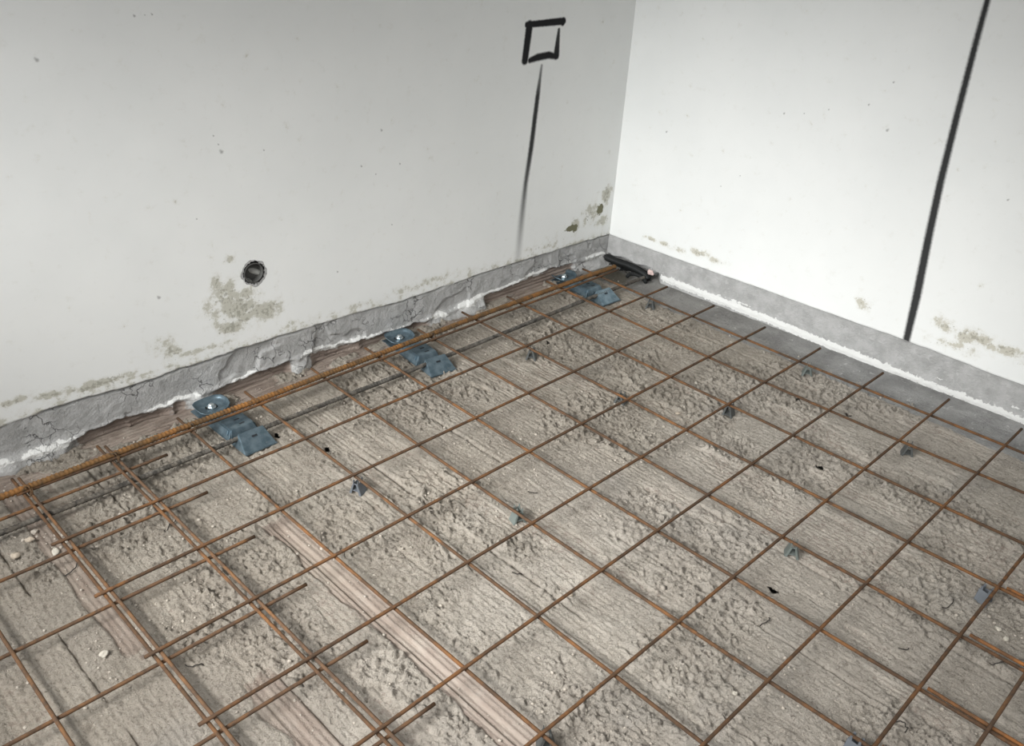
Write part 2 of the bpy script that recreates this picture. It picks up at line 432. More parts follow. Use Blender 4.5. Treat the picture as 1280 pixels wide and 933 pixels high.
# ------------------------------------------------------------------ floor (stripped clay-block slab)
JOINTS = [.04, .30, .555, .806, 1.05, 1.305, 1.57, 1.845, 2.105, 2.36]
HOLES = [(1.3553, .222, .010, .007), (.4225, 1.1183, .012, .007), (.9322, 1.2858, .010, .006), (.4721, .1766, .008, .005), (.1177, 1.0412, .009, .004), (1.42, .085, .010, .006), (.16, .90, .006, .005)]
def near_joint(X, Y):
    best = np.full(X.shape, 9.0); idx = np.zeros(X.shape, int)
    for q, j in enumerate(JOINTS):
        jw = j + .003 * (fbm(Y, Y * 0, 9, 3, 100 + q) - .5) - .004 * (Y - .6)
        d = X - jw
        m = np.abs(d) < np.abs(best)
        best = np.where(m, d, best); idx = np.where(m, q, idx)
    return best, idx
CLAYW = np.array([.0, .1, .1, .15, .2, .3, 1.0, .15, .15, .15])
def floor_fields(X, Y):
    d, idx = near_joint(X, Y)
    # exposed extruded clay along the joints, mortar residue elsewhere
    strip = sstep(-.002, .004, d) * sstep(.082, .070, d + .03 * (fbm(X, Y, 12, 4, 140) - .5))
    along = fbm(idx * 7.7 + 0 * X, Y, 3.0, 3, 150)
    wgt = CLAYW[idx] * sstep(.30, .46, along + (CLAYW[idx] - .5) * .5)
    wgt = np.where(idx == 6, sstep(.34, .42, Y), np.where(idx == 7, .75 * sstep(.68, .80, Y), wgt))
    clay = strip * wgt
    patch = sstep(.60, .70, fbm(X * 2.2, Y * .5, 6, 4, 160))
    clay = np.maximum(clay, .45 * patch)
    clay = np.maximum(clay, .85 * sstep(1.985, 1.995, X + 0 * Y) * sstep(2.045, 2.035, X + .004 * np.sin(Y * 30)) * sstep(.62, .5, Y + .1 * (fbm(X, Y, 20, 3, 165) - .5)))
    per = sstep(-.085, -.105, Y + .02 * (fbm(X, Y, 14, 3, 170) - .5))          # strip along the left wall
    clay = np.clip(np.where(per > .5, .95 - .9 * sstep(.50, .62, fbm(X, Y * 2.2, 9, 4, 166)), clay), 0, 1)
    grey = sstep(-.015, -.06, X + .03 * (fbm(X, Y, 10, 3, 180) - .5))            # cement fillet at right wall
    # relief
    groove = np.sin(X / .0125 * 2 * math.pi) * (1 - per) + np.sin(Y / .0125 * 2 * math.pi) * per
    scr = fbm(X * 7, Y * .9, 30, 3, 190) - .5                                     # drag marks along the blocks
    grit = fbm(X, Y, 62, 4, 200, .62) - .5
    rid = 1 - np.abs(2 * fbm(X * 1.3, Y * .8, 34, 4, 210) - 1)
    lump = np.clip(fbm(X, Y, 85, 2, 215) - .66, 0, 1)
    pit = np.clip(fbm(X * 1.1, Y * .9, 105, 3, 217) - .60, 0, 1)
    bed = .006 * (fbm(X, Y, 5, 3, 220) - .5)
    rough = .35 + 1.1 * sstep(.4, .62, fbm(X, Y, 5.5, 3, 230))
    mort = .0035 + rough * (.0125 * grit + .0050 * (rid - .7) + .030 * lump - .030 * pit) + .0028 * scr + .0005 * groove
    cl = .0012 * np.clip(groove * 1.6, -1, .7) + .0012 * grit - .0015
    h = bed + mort * (1 - clay) + cl * clay
    g = .004 + .003 * grit + .004 * (fbm(X, Y, 20, 3, 240) - .5) + .007 * sstep(-.06, -.185, X) ** 1.5
    h = h * (1 - grey) + g * grey
    # channel in the widest bare strip
    h = h - .0055 * clay * (1 - per) * sstep(.034, .040, d) * sstep(.060, .054, d)
    op = sstep(.36, .46, fbm(idx * 3.1 + 0 * X, Y, 4.5, 3, 250)) * (1 - grey) * (1 - per)
    wd = .0026 + .0014 * fbm(X, Y, 25, 2, 260)
    h = h - .018 * np.exp(-(d / wd) ** 2) * op * (CLAYW[idx] * .5 + .5)
    # cross breaks in the bare clay strip
    for (bx, by) in ((1.36, .31), (1.33, .80), (1.32, 1.08), (1.30, 1.40)):
        h = h - .006 * np.exp(-((Y - by + (X - bx) * .35) / .0025) ** 2) * np.exp(-((X - bx) / .04) ** 4)
    for (bx, by, a, b) in HOLES:
        h = h - .006 * np.exp(-(((X - bx) / (a * 1.1)) ** 2 + ((Y - by) / (b * 1.1)) ** 2) ** 2)
    # rubble heap by the lap at the left edge
    hp = np.exp(-(((X - 2.07) / .05) ** 2 + ((Y - .13) / .05) ** 2))
    h = h + hp * .012 * (.4 + fbm(X, Y, 38, 3, 270))
    h = h + per * (.004 * (fbm(X, Y, 30, 4, 280) - .3))
    tone = fbm(X, Y, 3.2, 4, 290)
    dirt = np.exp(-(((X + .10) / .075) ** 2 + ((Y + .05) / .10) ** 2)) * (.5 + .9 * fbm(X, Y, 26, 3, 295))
    dirt = np.maximum(dirt, .8 * np.exp(-(((X - .585) / .05) ** 2 + ((Y - .185) / .022) ** 2)) * fbm(X, Y, 40, 3, 296))
    floor_fields.dirt = dirt
    floor_fields.damp = sstep(.98, .50, Y + .35 * (fbm(X, Y, 4, 4, 297) - .5) - .10 * sstep(1.3, 2.0, X)) * (.75 + .5 * fbm(X, Y, 9, 3, 298))  # colour darkened towards the left wall, offsetting lamps too bright there
    return h, clay, grey, per, tone
def floor_h(x, y):
    return float(floor_fields(np.array([[x]], float), np.array([[y]], float))[0][0, 0])

xs = np.arange(-.26, 2.62, .0030)
for j in JOINTS:
    xs = np.concatenate([xs, j + np.arange(-.006, .0045, .0014)])
xs = np.unique(np.round(xs, 4)); xs = xs[np.concatenate([[True], np.diff(xs) > .0006])]
ys = np.concatenate([np.arange(-.26, 1.95, .0030), np.arange(1.95, 4.0, .02)])
xs = np.concatenate([xs, np.arange(2.64, 4.0, .02)])
X, Y = np.meshgrid(xs, ys)
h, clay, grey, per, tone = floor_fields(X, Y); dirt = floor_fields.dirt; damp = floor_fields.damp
W, H = len(xs), len(ys)
me = bpy.data.meshes.new('floor')
V = np.stack([X, Y, h], -1).reshape(-1, 3)
j, i = np.meshgrid(np.arange(W - 1), np.arange(H - 1)); a = (i * W + j).ravel()
F = np.stack([a, a + 1, a + W + 1, a + W], 1)
# broken openings into the hollow blocks
fx = (X[:-1, :-1] + X[1:, 1:]).ravel() / 2; fy = (Y[:-1, :-1] + Y[1:, 1:]).ravel() / 2
keepf = np.ones(len(F), bool)
for (bx, by, ra, rb) in HOLES:
    keepf &= np.hypot((fx - bx) / (rb * 1.05), (fy - by) / (ra * 1.25)) * (1 + .5 * (fbm(fx, fy, 90, 2, 299) - .5)) > 1
F = F[keepf]
ring = list(range(W)) + [r * W + W - 1 for r in range(1, H)] + [(H - 1) * W + c for c in range(W - 2, -1, -1)] + [r * W for r in range(H - 2, 0, -1)]
Lr = len(ring); nb = len(V)
back = V[ring].copy(); back[:, 2] = -.2
faces = [[ring[(q + 1) % Lr], ring[q], nb + q, nb + (q + 1) % Lr] for q in range(Lr)] + [[nb + q for q in range(Lr)][::-1]]
def floor_mat():
    k = NT('stripped slab')
    cl, gr, pe, to = k.attr('clay'), k.attr('grey'), k.attr('per'), k.attr('tone')
    n1 = k.noise(11, 6, .65); n2 = k.noise(60, 6, .7); st = k.noise(26, 5, .6, k.scaled((3.2, .35, 1)))
    mort = k.mix(k.ss(n1, .3, .7), (.43, .385, .33), (.57, .52, .455))
    mort = k.mix(k.math('MULTIPLY', k.ss(to, .35, .65), .5), mort, (.49, .44, .385))
    n4 = k.noise(140, 4, .7)
    mort = k.mix(k.math('MULTIPLY', k.ss(n2, .56, .76), .55), mort, (.56, .52, .47))
    mort = k.mix(k.math('MULTIPLY', k.ss(n2, .46, .30), .6), mort, (.20, .172, .142))
    mort = k.mix(k.math('MULTIPLY', k.ss(n4, .57, .68), .75), mort, (.62, .58, .52))
    mort = k.mix(k.math('MULTIPLY', k.ss(n4, .44, .30), .75), mort, (.15, .125, .10))
    mort = k.mix(k.math('MULTIPLY', k.ss(k.noise(33, 6, .7), .40, .28), .6), mort, (.22, .185, .15))
    mort = k.mix(k.math('MULTIPLY', k.ss(st, .55, .75), .18), mort, (.26, .235, .205))
    mort = k.mix(k.math('MULTIPLY', k.ss(k.noise(4, 3), .55, .75), .35), mort, (.36, .345, .325))
    c1 = k.mix(k.ss(k.noise(30, 5, .6, k.scaled((3, .25, 1))), .3, .7), (.28, .225, .19), (.345, .29, .25))
    c2 = k.mix(k.ss(k.noise(30, 5, .6, k.scaled((.3, 3.2, 1))), .35, .65), (.20, .155, .13), (.37, .31, .27))
    c1 = k.mix(pe, c1, c2)
    c1 = k.mix(k.math('MULTIPLY', k.ss(n1, .5, .75), .5), c1, (.40, .36, .32))
    col = k.mix(k.ss(k.math('ADD', cl, k.math('MULTIPLY', k.math('SUBTRACT', n2, .5), .9)), .4, .62), mort, c1)
    dust = k.math('MULTIPLY', k.ss(k.noise(7, 5, .7), .45, .7), .4)
    col = k.mix(dust, col, (.50, .455, .395))
    gc = k.mix(k.ss(n1, .3, .7), (.31, .305, .30), (.47, .465, .455))
    gc = k.mix(k.math('MULTIPLY', k.ss(k.noise(38, 6, .7), .60, .68), .7), gc, (.72, .715, .70))
    col = k.mix(k.ss(k.math('ADD', gr, k.math('MULTIPLY', k.math('SUBTRACT', n2, .5), .6)), .4, .6), col, gc)
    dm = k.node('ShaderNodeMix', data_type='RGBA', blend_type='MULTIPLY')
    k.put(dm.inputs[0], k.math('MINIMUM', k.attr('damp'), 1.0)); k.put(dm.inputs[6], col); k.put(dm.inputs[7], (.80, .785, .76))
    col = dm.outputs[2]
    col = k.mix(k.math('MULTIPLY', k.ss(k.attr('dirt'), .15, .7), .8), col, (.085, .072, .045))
    rg = k.math('SUBTRACT', 1.0, k.math('MULTIPLY', cl, .75))
    nb = k.bump(k.math('MULTIPLY', k.noise(230, 4, .8), rg), .010, 1.0)
    nb = k.bump(k.math('MULTIPLY', k.noise(80, 3, .6), rg), .010, .6, nb)
    nb = k.bump(k.math('MULTIPLY', k.noise(52, 4, .6, k.scaled((2.2, .5, 1))), rg), .004, .3, nb)
    return k.out(col, .92, nb)
VA = np.vstack([V, back]).astype(np.float32)
me.vertices.add(len(VA)); me.vertices.foreach_set('co', VA.ravel())
cnt = np.array([4] * (len(F) + Lr) + [Lr]); flat = np.concatenate([F.ravel(), np.array(faces[-Lr - 1:-1]).ravel(), np.array(faces[-1])]).astype(np.int32)
me.loops.add(len(flat)); me.loops.foreach_set('vertex_index', flat)
me.polygons.add(len(cnt)); me.polygons.foreach_set('loop_start', np.concatenate([[0], np.cumsum(cnt)[:-1]]).astype(np.int32))
me.update(calc_edges=True)
sm = np.ones(len(me.polygons), bool); sm[len(F):] = False
me.polygons.foreach_set('use_smooth', sm)
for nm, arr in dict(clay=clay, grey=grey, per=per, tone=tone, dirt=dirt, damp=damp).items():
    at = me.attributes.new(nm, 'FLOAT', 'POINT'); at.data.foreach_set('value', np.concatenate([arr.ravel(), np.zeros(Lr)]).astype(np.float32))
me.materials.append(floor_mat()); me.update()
fl = link(bpy.data.objects.new('floor', me)); fl['kind'] = 'structure'

# ------------------------------------------------------------------ steel
M_rust = mat_rust('rusty wire', (.060, .038, .024), (.100, .054, .028), (.23, .10, .033), .6)
M_rust2 = mat_rust('rusty lapped wire', (.075, .048, .032), (.125, .070, .038), (.25, .115, .04), .45)
M_rust3 = mat_rust('orange rusty wire', (.10, .055, .03), (.20, .09, .035), (.36, .14, .035), .9)
M_bar = mat_rust('rusty ribbed bar', (.085, .052, .026), (.165, .085, .03), (.30, .125, .03), .6)
M_darkbar = mat_rust('dark ribbed bar', (.035, .032, .028), (.13, .12, .105), (.11, .075, .042), .25)
R_W = .0038

def wire(name, mat, parent, axis, coef, t0, t1, z, wob=.0004, seed=0, r=R_W):
    """axis 'x': runs along x with y = poly(x); 'y': runs along y. units of the pitch"""
    n = max(3, int((t1 - t0) / .2)); t = np.linspace(t0, t1, n + 1)
    o = np.polyval(coef, t)
    zz = z + wob * 2 * (vnoise(t * 1.3 + seed * 3.7, t * 0 + seed, 300 + seed) - .5)
    p = np.stack([t * U, o * U, zz], 1) if axis == 'x' else np.stack([o * U, t * U, zz], 1)
    m = MB(); m.tube(p, r, 8)
    return m.build(name, mat, parent, True)

sheet = empty('welded_wire_mesh', (0, 0, 0))
tag(sheet, 'largest rusty welded wire mesh sheet, raised on spacers over the whole floor', 'wire mesh', 'welded reinforcement mesh sheets')
ZA, ZB = WIRE_Z + R_W, WIRE_Z - R_W
A = {0: ([-.0006, -.004, -.01], -.45, 10.12), 1: ([-2e-5, -.00524, 1.04288], -.55, 10.16), 2: ([5e-5, -.00327, 2.04844], -.55, 10.14), 3: ([.0007, -.00696, 3.07478], -.53, 10.13), 4: ([-4e-5, .002, 4.0651], -.58, 10.13),
     5: ([.00095, -.0047, 5.10379], -.61, 10.13), 6: ([-.00018, .0003, 6.12205], -.62, 10.13), 7: ([-3e-5, -.00154, 7.14394], -.62, 10.13), 8: ([.00227, -.01336, 8.15851], -.6, 10.13)}
for i, (c, a, b) in A.items():
    wire('cross_wire', M_rust, sheet, 'x', c, a, b, ZA, seed=i)
B = {0: [-.00393, .01915, .00754], 1: [-.00682, .04217, .96903], 2: [-.00252, .01677, 1.97954], 3: [-.00299, .01835, 2.99437], 4: [-.00157, .01676, 3.96105], 5: [-.00227, .02036, 4.97311], 6: [-.00355, .02972, 5.9505],
     7: [.00023, .00176, 6.99805], 8: [-.00153, .00823, 8.00241], 9: [0, .001, 9.034], 10: [0, .0008, 10.04]}
for jn, c in B.items():
    wire('long_wire', M_rust, sheet, 'y', c, -.5 - .03 * (jn % 2), 9.7, ZB, seed=20 + jn)

lap = empty('welded_wire_mesh', (0, 0, 0))
tag(lap, 'rusty mesh sheet lapped under the largest one at the left, its bar ends sticking out', 'wire mesh', 'welded reinforcement mesh sheets')
for q, y in enumerate((.115, 1.112, 2.155, 3.16, 4.20, 5.20, 6.22)):
    wire('cross_wire', M_rust2, lap, 'x', [0, -.004, y + .036], 8.45, 13.2, ZB - 2 * R_W - .001, seed=40 + q)
for q, (x, y1) in enumerate(((8.96, 6.7), (9.975, 6.7), (10.975, 6.7), (11.98, 6.7))):
    wire('long_wire', M_rust2, lap, 'y', [0, 0, x], -.47, y1, ZB - .0004, seed=50 + q)

lap3 = empty('welded_wire_mesh', (0, 0, 0))
tag(lap3, 'orange rusted mesh sheet lapping onto the largest one at the right front', 'wire mesh', 'welded reinforcement mesh sheets')
for q, y in enumerate((8.78, 9.80)):
    wire('cross_wire', M_rust2, lap3, 'x', [0, .003, y - .012], -.55, 7.5, ZA + .0009, seed=60 + q)
for q, x in enumerate((.88, 1.89, 2.88, 3.90, 4.915, 5.87)):
    wire('long_wire', M_rust3, lap3, 'y', [0, 0, x], 8.2, 11.5, ZB - .0006, seed=70 + q)

def ribbed(name, mat, pts, r, pitch, amp):
    P = np.array(pts, float)
    s = np.concatenate([[0], np.cumsum(np.linalg.norm(np.diff(P, axis=0), axis=1))])
    t = np.arange(0, s[-1], pitch / 5)
    Q = np.stack([np.interp(t, s, P[:, k]) for k in range(3)], 1)
    for _ in range(60): Q[1:-1] = (Q[:-2] + Q[2:] + 2 * Q[1:-1]) / 4
    def rf(s_, ph):
        side = np.sin(ph)
        rib = np.clip(np.cos(2 * np.pi * s_ / pitch + 1.6 * np.cos(ph) * np.sign(side)) - .1, 0, 1)
        return r * (1 + amp * rib * np.sqrt(np.abs(side)) + amp * .7 * np.exp(-(side / .25) ** 2))
    m = MB(); m.tube(Q, r, 12, rf)
    return m.build(name, mat, None, True)
thick = ribbed('reinforcing_bar', M_bar, [(-.09, -.019, .0533), (.2, -.028, .0533), (.58, -.031, .0533), (.98, -.029, .0533), (1.41, -.027, .0533), (1.61, -.031, .0533), (1.9, -.027, .0533), (2.3, -.029, .0533)], .0068, .010, .36)
tag(thick, 'thick rusty ribbed steel bar lying on the mesh along the left wall', 'steel bar')
dark = ribbed('reinforcing_bar', M_darkbar, [(-.145, .078, .0282), (.18, .071, .0278), (.58, .072, .0278), (.98, .072, .0278), (1.39, .065, .0278), (1.58, .067, .0278), (1.78, .067, .0278), (2.5, .059, .0278)], .0060, .009, .26)
tag(dark, 'dark grey ribbed steel bar running under the mesh, further from the left wall', 'steel bar')

# tie wires twisted round the thick bar and the mesh
M_tie = mat_rust('tie wire', (.06, .045, .03), (.12, .07, .035), (.25, .12, .04), .5)
def tie(x, y, label):
    m = MB()
    for k in range(2):
        p = []
        for q in range(26):
            t = q / 25 * 2 * math.pi * 1.15 + k
            p.append((x + .004 * k - .006 + .0045 * math.sin(t * .5), y + .0155 * math.cos(t), .047 + .0135 * math.sin(t)))
        m.tube(p, .0011, 5)
    m.tube([(x, y + .008, .058), (x + .003, y + .012, .066), (x + .008, y + .014, .071)], .0014, 5)
    return tag(m.build('tie_wire', M_tie, None, True), label, 'tie wire', 'tie wires on the thick bar')
tie(2.0, -.022, 'rusty tie wire loop on the thick bar at the far left double mesh wire')
tie(1.80, -.022, 'rusty tie wire loop on the thick bar at the second double mesh wire')
tie(1.60, -.024, 'rusty tie wire loop on the thick bar just left of the first blue bracket')
tie(1.0, -.022, 'rusty tie wire loop on the thick bar just left of the middle blue bracket')
tie(.80, -.024, 'rusty tie wire loop on the thick bar just right of the middle blue bracket')

# ------------------------------------------------------------------ zinc shear connectors
def mat_zinc():
    k = NT('blue zinc plate')
    n = k.noise(45, 4)
    c = k.mix(k.ss(n, .3, .7), (.10, .15, .185), (.20, .265, .305))
    c = k.mix(k.math('MULTIPLY', k.ss(k.noise(120, 5, .7), .55, .7), .5), c, (.26, .29, .30))
    return k.out(c, .42, k.bump(k.noise(90, 3), .0006, .5), .75)
M_zinc = mat_zinc()
M_bolt = mat_simple('zinc bolt', (.55, .60, .62), .3, .85)
M_slot = mat_simple('slot shade', (.02, .022, .025), .9)
def connector(x, y, rz, label):
    z0 = .004
    root = empty('floor_bracket', (x, y, z0), rz)
    tag(root, label, 'steel bracket', 'blue zinc brackets along the left wall')
    w = .046; t = .0022
    m = MB()      # long base plate
    m.slab([(-w, -.15, .0015), (w, -.15, .0015), (w, .13, .0015), (-w, .13, .0015)], .003)
    bevel(m.build('base_plate', M_zinc, root), .0006)
    m = MB()      # dished end plate by the wall, with turned-up rim
    prof = []
    n = 20
    vs, fs = [], []
    for ring, (rx, ry, zz) in enumerate(((.016, .012, .012), (.034, .026, .013), (.044, .033, .018), (.047, .036, .025), (.045, .034, .025), (.041, .031, .016), (.030, .023, .0095), (.010, .008, .008))):
        for k in range(n):
            a = 2 * math.pi * k / n
            sq = 1 / max(abs(math.cos(a)) ** 1, abs(math.sin(a)) ** 1) ** .6
            low = 1 - .75 * max(0, math.sin(a)) ** 2        # rim lower on the bar side
            vs.append((rx * sq * math.cos(a), -.118 + ry * sq * math.sin(a), .006 + (zz - .006) * (low if zz > .014 else 1)))
    for r_ in range(7):
        for k in range(n):
            fs.append((r_ * n + k, r_ * n + (k + 1) % n, (r_ + 1) * n + (k + 1) % n, (r_ + 1) * n + k))
    fs.append(tuple(range(n))); fs.append(tuple(7 * n + k for k in range(n))[::-1])
    m.add(vs, fs)
    cup = m.build('dished_plate', M_zinc, root, True)
    m = MB()      # bolt: washer, hex head, rounded top
    m.lathe([(.0001, .012), (.0125, .012), (.0125, .0145), (.0001, .0145)], (0, -.118, 0), 20)
    m.lathe([(.0085, .0140), (.0085, .0205), (.0065, .0225), (.003, .0235)], (0, -.118, 0), 6)
    m.build('anchor_bolt', M_bolt, root)['label'] = 'bright bolt head with washer'
    m = MB()      # raised middle block: folded plate with sloping sides
    y0, y1 = -.052, .050
    top = .026
    m.slab([(-.031, y0 + .012, top), (.031, y0 + .012, top), (.031, y1 - .012, top), (-.031, y1 - .012, top)], t)
    for sx in (-1, 1):
        m.slab([(sx * .031, y0 + .012, top), (sx * .031, y1 - .012, top), (sx * .044, y1 - .004, .003), (sx * .044, y0 + .004, .003)], t)
        m.slab([(sx * .034, y0 + .02, .024), (sx * .034, y1 - .02, .024), (sx * .0415, y1 - .016, .014), (sx * .0415, y0 + .016, .014)], .004)
    m.slab([(-.031, y0 + .012, top), (.031, y0 + .012, top), (.042, y0, .003), (-.042, y0, .003)], t)
    m.slab([(-.031, y1 - .012, top), (.031, y1 - .012, top), (.042, y1, .003), (-.042, y1, .003)], t)
    blk = bevel(m.build('raised_block', M_zinc, root), .0007)
    for q, (sx, sy) in enumerate(((-.004, -.026), (-.006, .0), (-.008, .024))):
        s_ = MB(); s_.slab([(sx - .0075, sy - .0025, top + .0014), (sx + .0075, sy - .0025, top + .0014), (sx + .0075, sy + .0025, top + .0014), (sx - .0075, sy + .0025, top + .0014)], .0008)
        s_.build('slot', M_slot, blk)
    m = MB()      # front flap leaning outwards, with side gussets
    m.slab([(-.036, .078, .034), (.034, .078, .036), (.047, .128, .003), (-.043, .128, .003)], t)
    m.slab([(.034, .078, .036), (.047, .128, .003), (.047, .076, .003)], t)
    m.slab([(-.036, .078, .034), (-.043, .128, .003), (-.043, .076, .003)], t)
    fp = bevel(m.build('front_flap', M_zinc, root), .0006)
    nrm = Vector((0, .033, .05)).normalized()
    s_ = MB(); c = Vector((-.002, .094, .0245)) + nrm * .0014
    u_ = Vector((.0075, 0, .0002)); v_ = Vector((0, .0022, -.0014))
    s_.slab([c - u_ - v_, c + u_ - v_, c + u_ + v_, c - u_ + v_], .0008)
    s_.build('slot', M_slot, fp)
    return root
connector(1.487, -.012, .02, 'bluish zinc steel bracket under the bars below the round hole, nearest of three')
connector(.855, -.010, -.10, 'bluish zinc steel bracket under the bars, middle of the three along the left wall')
connector(.075, -.012, -.06, 'bluish zinc steel bracket under the bars, the one closest to the room corner')

# ------------------------------------------------------------------ spacers
M_sp = [mat_simple('grey plastic spacer', (.115, .127, .142), .5, 0, .15), mat_simple('dark grey plastic spacer', (.085, .09, .088), .55, 0, .2), mat_simple('greenish grey plastic spacer', (.13, .15, .14), .55, 0, .2)]
def spacer(x, y, rz, mat, label):
    z = floor_h(x, y)
    root = empty('bar_spacer', (x, y, z), rz)
    tag(root, label, 'spacer', 'plastic bar spacers under the mesh')
    hw, top = .0135, .0385 - z
    b = MB()       # tent-shaped body: two sloping plates and two narrow cheeks
    b.slab([(-hw, .016, 0), (hw, .016, 0), (hw * .95, .006, top - .006), (-hw * .95, .006, top - .006)], .0022)
    b.slab([(-hw, -.016, 0), (hw, -.016, 0), (hw * .95, -.006, top - .006), (-hw * .95, -.006, top - .006)], .0022)
    for sx in (-1, 1):
        b.slab([(sx * hw, .016, 0), (sx * hw, .0105, .0), (sx * hw * .95, .003, top - .006), (sx * hw * .95, .006, top - .006)], .0018)
        b.slab([(sx * hw, -.016, 0), (sx * hw, -.0105, .0), (sx * hw * .95, -.003, top - .006), (sx * hw * .95, -.006, top - .006)], .0018)
    b.box((0, 0, .010), (hw * 1.9, .021, .002))
    bevel(b.build('body', mat, root), .0004)
    for sx in (-1, 1):
        p = MB()   # prongs gripping the wire
        p.slab([(sx * .0055 - .0, .0062, top - .007), (sx * .0115, .0062, top - .007), (sx * .0108, .0060, top + .004), (sx * .0065, .0060, top + .004)], .0018)
        p.slab([(sx * .0055 - .0, -.0062, top - .007), (sx * .0115, -.0062, top - .007), (sx * .0108, -.0060, top + .004), (sx * .0065, -.0060, top + .004)], .0018)
        p.box((sx * .0095, 0, top - .0075), (.0024, .0125, .003))
        bevel(p.build('prong', mat, root), .0003)
    return root
SP = [(.610, 1.612, 1.45, 0, 'grey spacer with a smooth blue-grey face, by the right edge of the photo'),
      (1.19, 1.602, 1.5, 0, 'grey spacer cut by the bottom edge of the photo, right of the middle'),
      (.797, 1.250, .5, 2, 'spacer behind the small dark floor hole nearest the photo bottom, in the right half'),
      (.183, 1.247, .45, 1, 'dark spacer between the oval floor hole and the right wall'),
      (-.004, .838, .5, 2, 'greenish grey spacer at the foot of the right wall, under a bar end'),
      (.388, .808, .2, 1, 'small dark spacer in the middle row, left of the one by the right wall'),
      (.590, .572, .25, 1, 'dark spacer at the upper middle, in line with the middle of the photo'),
      (.592, .214, .6, 1, 'dark green-grey spacer below the gap between middle and far blue brackets'),
      (.0, .224, .5, 1, 'dark spacer in the far corner, right of the farthest blue bracket'),
      (1.185, .748, 1.2, 2, 'pale grey spacer at the centre of the photo beside the bare clay strip'),
      (1.403, .418, .4, 0, 'grey spacer nearest the left blue bracket, at the end of the bare clay strip'),
      (1.588, 1.222, .8, 1, 'dark spacer at the bottom edge of the photo, near the middle')]
for (x, y, rz, mi, lb) in SP: spacer(x, y, rz, M_sp[mi], lb)

# ------------------------------------------------------------------ round box in the left wall
M_box = mat_simple('grey plastic box', (.085, .085, .08), .6, 0, .2, 80)
M_cond = mat_simple('pale grey conduit', (.33, .33, .31), .6, 0, .25, 80)
pw = C0 + DL * HOLE[0]
bx = empty('round_wall_box', (pw[0], pw[1], HOLE[1]), aL)
tag(bx, 'round hole in the left wall holding a dark box with a pale conduit inside', 'wall box')
m = MB()
m.f = []; m.lathe([(.029, .001), (.0265, .0015), (.0262, -.052), (.0001, -.052), (.0001, -.056), (.0285, -.056), (.029, -.02)], (0, 0, 0), 28, (0, 1, 0), False)
m.build('box_ring', M_box, bx, False)
m = MB(); pp = [(-.026 + .04 * t, -.018 - .02 * t + .004 * math.sin(t * 3), -.012 + .022 * t) for t in np.linspace(0, 1, 14)]
m.tube(pp[::-1], .0085, 14, lambda s_, ph: .0085 * (1 + .1 * np.cos(2 * np.pi * s_ / .004) + 0 * ph))
m.build('conduit_end', M_cond, bx, True)['label'] = 'pale grey corrugated conduit end'
m = MB()
for k in range(6):
    a = .5 + k * .32 - 1.9
    m.slab([(.027 * math.cos(a), -.004, .027 * math.sin(a)), (.027 * math.cos(a + .3), -.004, .027 * math.sin(a + .3)), (.021 * math.cos(a + .3), -.03, .021 * math.sin(a + .3)), (.021 * math.cos(a), -.03, .021 * math.sin(a))], .003)
m.build('mortar_lining', mat_simple('mortar lining', (.30, .30, .285), .95, 0, .3, 120), bx)

# ------------------------------------------------------------------ black conduits and brick scrap in the corner
M_black = mat_simple('black plastic conduit', (.014, .015, .015), .55, 0, .3)
def corr(name, pts, r, label, pitch=.0045):
    P = np.array(pts, float); s = np.concatenate([[0], np.cumsum(np.linalg.norm(np.diff(P, axis=0), axis=1))])
    t = np.arange(0, s[-1], pitch / 4); Q = np.stack([np.interp(t, s, P[:, k]) for k in range(3)], 1)
    for _ in range(80): Q[1:-1] = (Q[:-2] + Q[2:] + 2 * Q[1:-1]) / 4
    m = MB(); m.tube(Q, r, 14, lambda s_, ph: r * (1 + .10 * np.cos(2 * np.pi * s_ / pitch) + 0 * ph))
    return tag(m.build(name, M_black, None, True), label, 'conduit', 'black conduits in the corner')
corr('flexible_conduit', [(-.168, -.128, .036), (-.166, -.09, .036), (-.172, -.03, .036), (-.176, .02, .033), (-.172, .062, .028), (-.160, .088, .022)], .0125, 'thicker black flexible conduit lying along the right wall foot in the corner')
corr('flexible_conduit', [(-.110, .028, .024), (-.128, .022, .027), (-.145, .030, .027), (-.152, .055, .024), (-.142, .085, .021), (-.132, .098, .020)], .0065, 'thinner black flexible conduit curving in front of the thicker one in the corner')

def lumpmesh(r, seed, sq=(1, 1, .7)):
    n, mm = 10, 14
    vs, fs = [(0, 0, r * sq[2])], []
    rg = np.random.default_rng(seed); off = rg.uniform(0, 50, 3)
    for a in range(1, n):
        th = math.pi * a / n
        for b in range(mm):
            ph = 2 * math.pi * b / mm
            d = np.array([math.sin(th) * math.cos(ph), math.sin(th) * math.sin(ph), math.cos(th)])
            k = .42 + 1.15 * float(fbm(np.array([d[0] * 1.3 + d[2] + off[0]]), np.array([d[1] * 1.3 - d[2] * .7 + off[1]]), 1.1, 3, seed)[0])
            vs.append(tuple(d * r * k * np.array(sq)))
    vs.append((0, 0, -r * sq[2] * .8))
    for b in range(mm): fs.append((0, 1 + b, 1 + (b + 1) % mm))
    for a in range(n - 2):
        for b in range(mm):
            fs.append((1 + a * mm + b, 1 + (a + 1) * mm + b, 1 + (a + 1) * mm + (b + 1) % mm, 1 + a * mm + (b + 1) % mm))
    e = len(vs) - 1
    for b in range(mm): fs.append((e, 1 + (n - 2) * mm + (b + 1) % mm, 1 + (n - 2) * mm + b))
    return vs, fs
n_, m_ = 46, 16
gu, gv = np.meshgrid(np.linspace(0, 1, n_), np.linspace(0, 1, m_))
wd_ = .020 + .028 * sstep(.25, 1, gu) + .012 * (fbm(gu * 5, gv, 1.5, 3, 500) - .5)
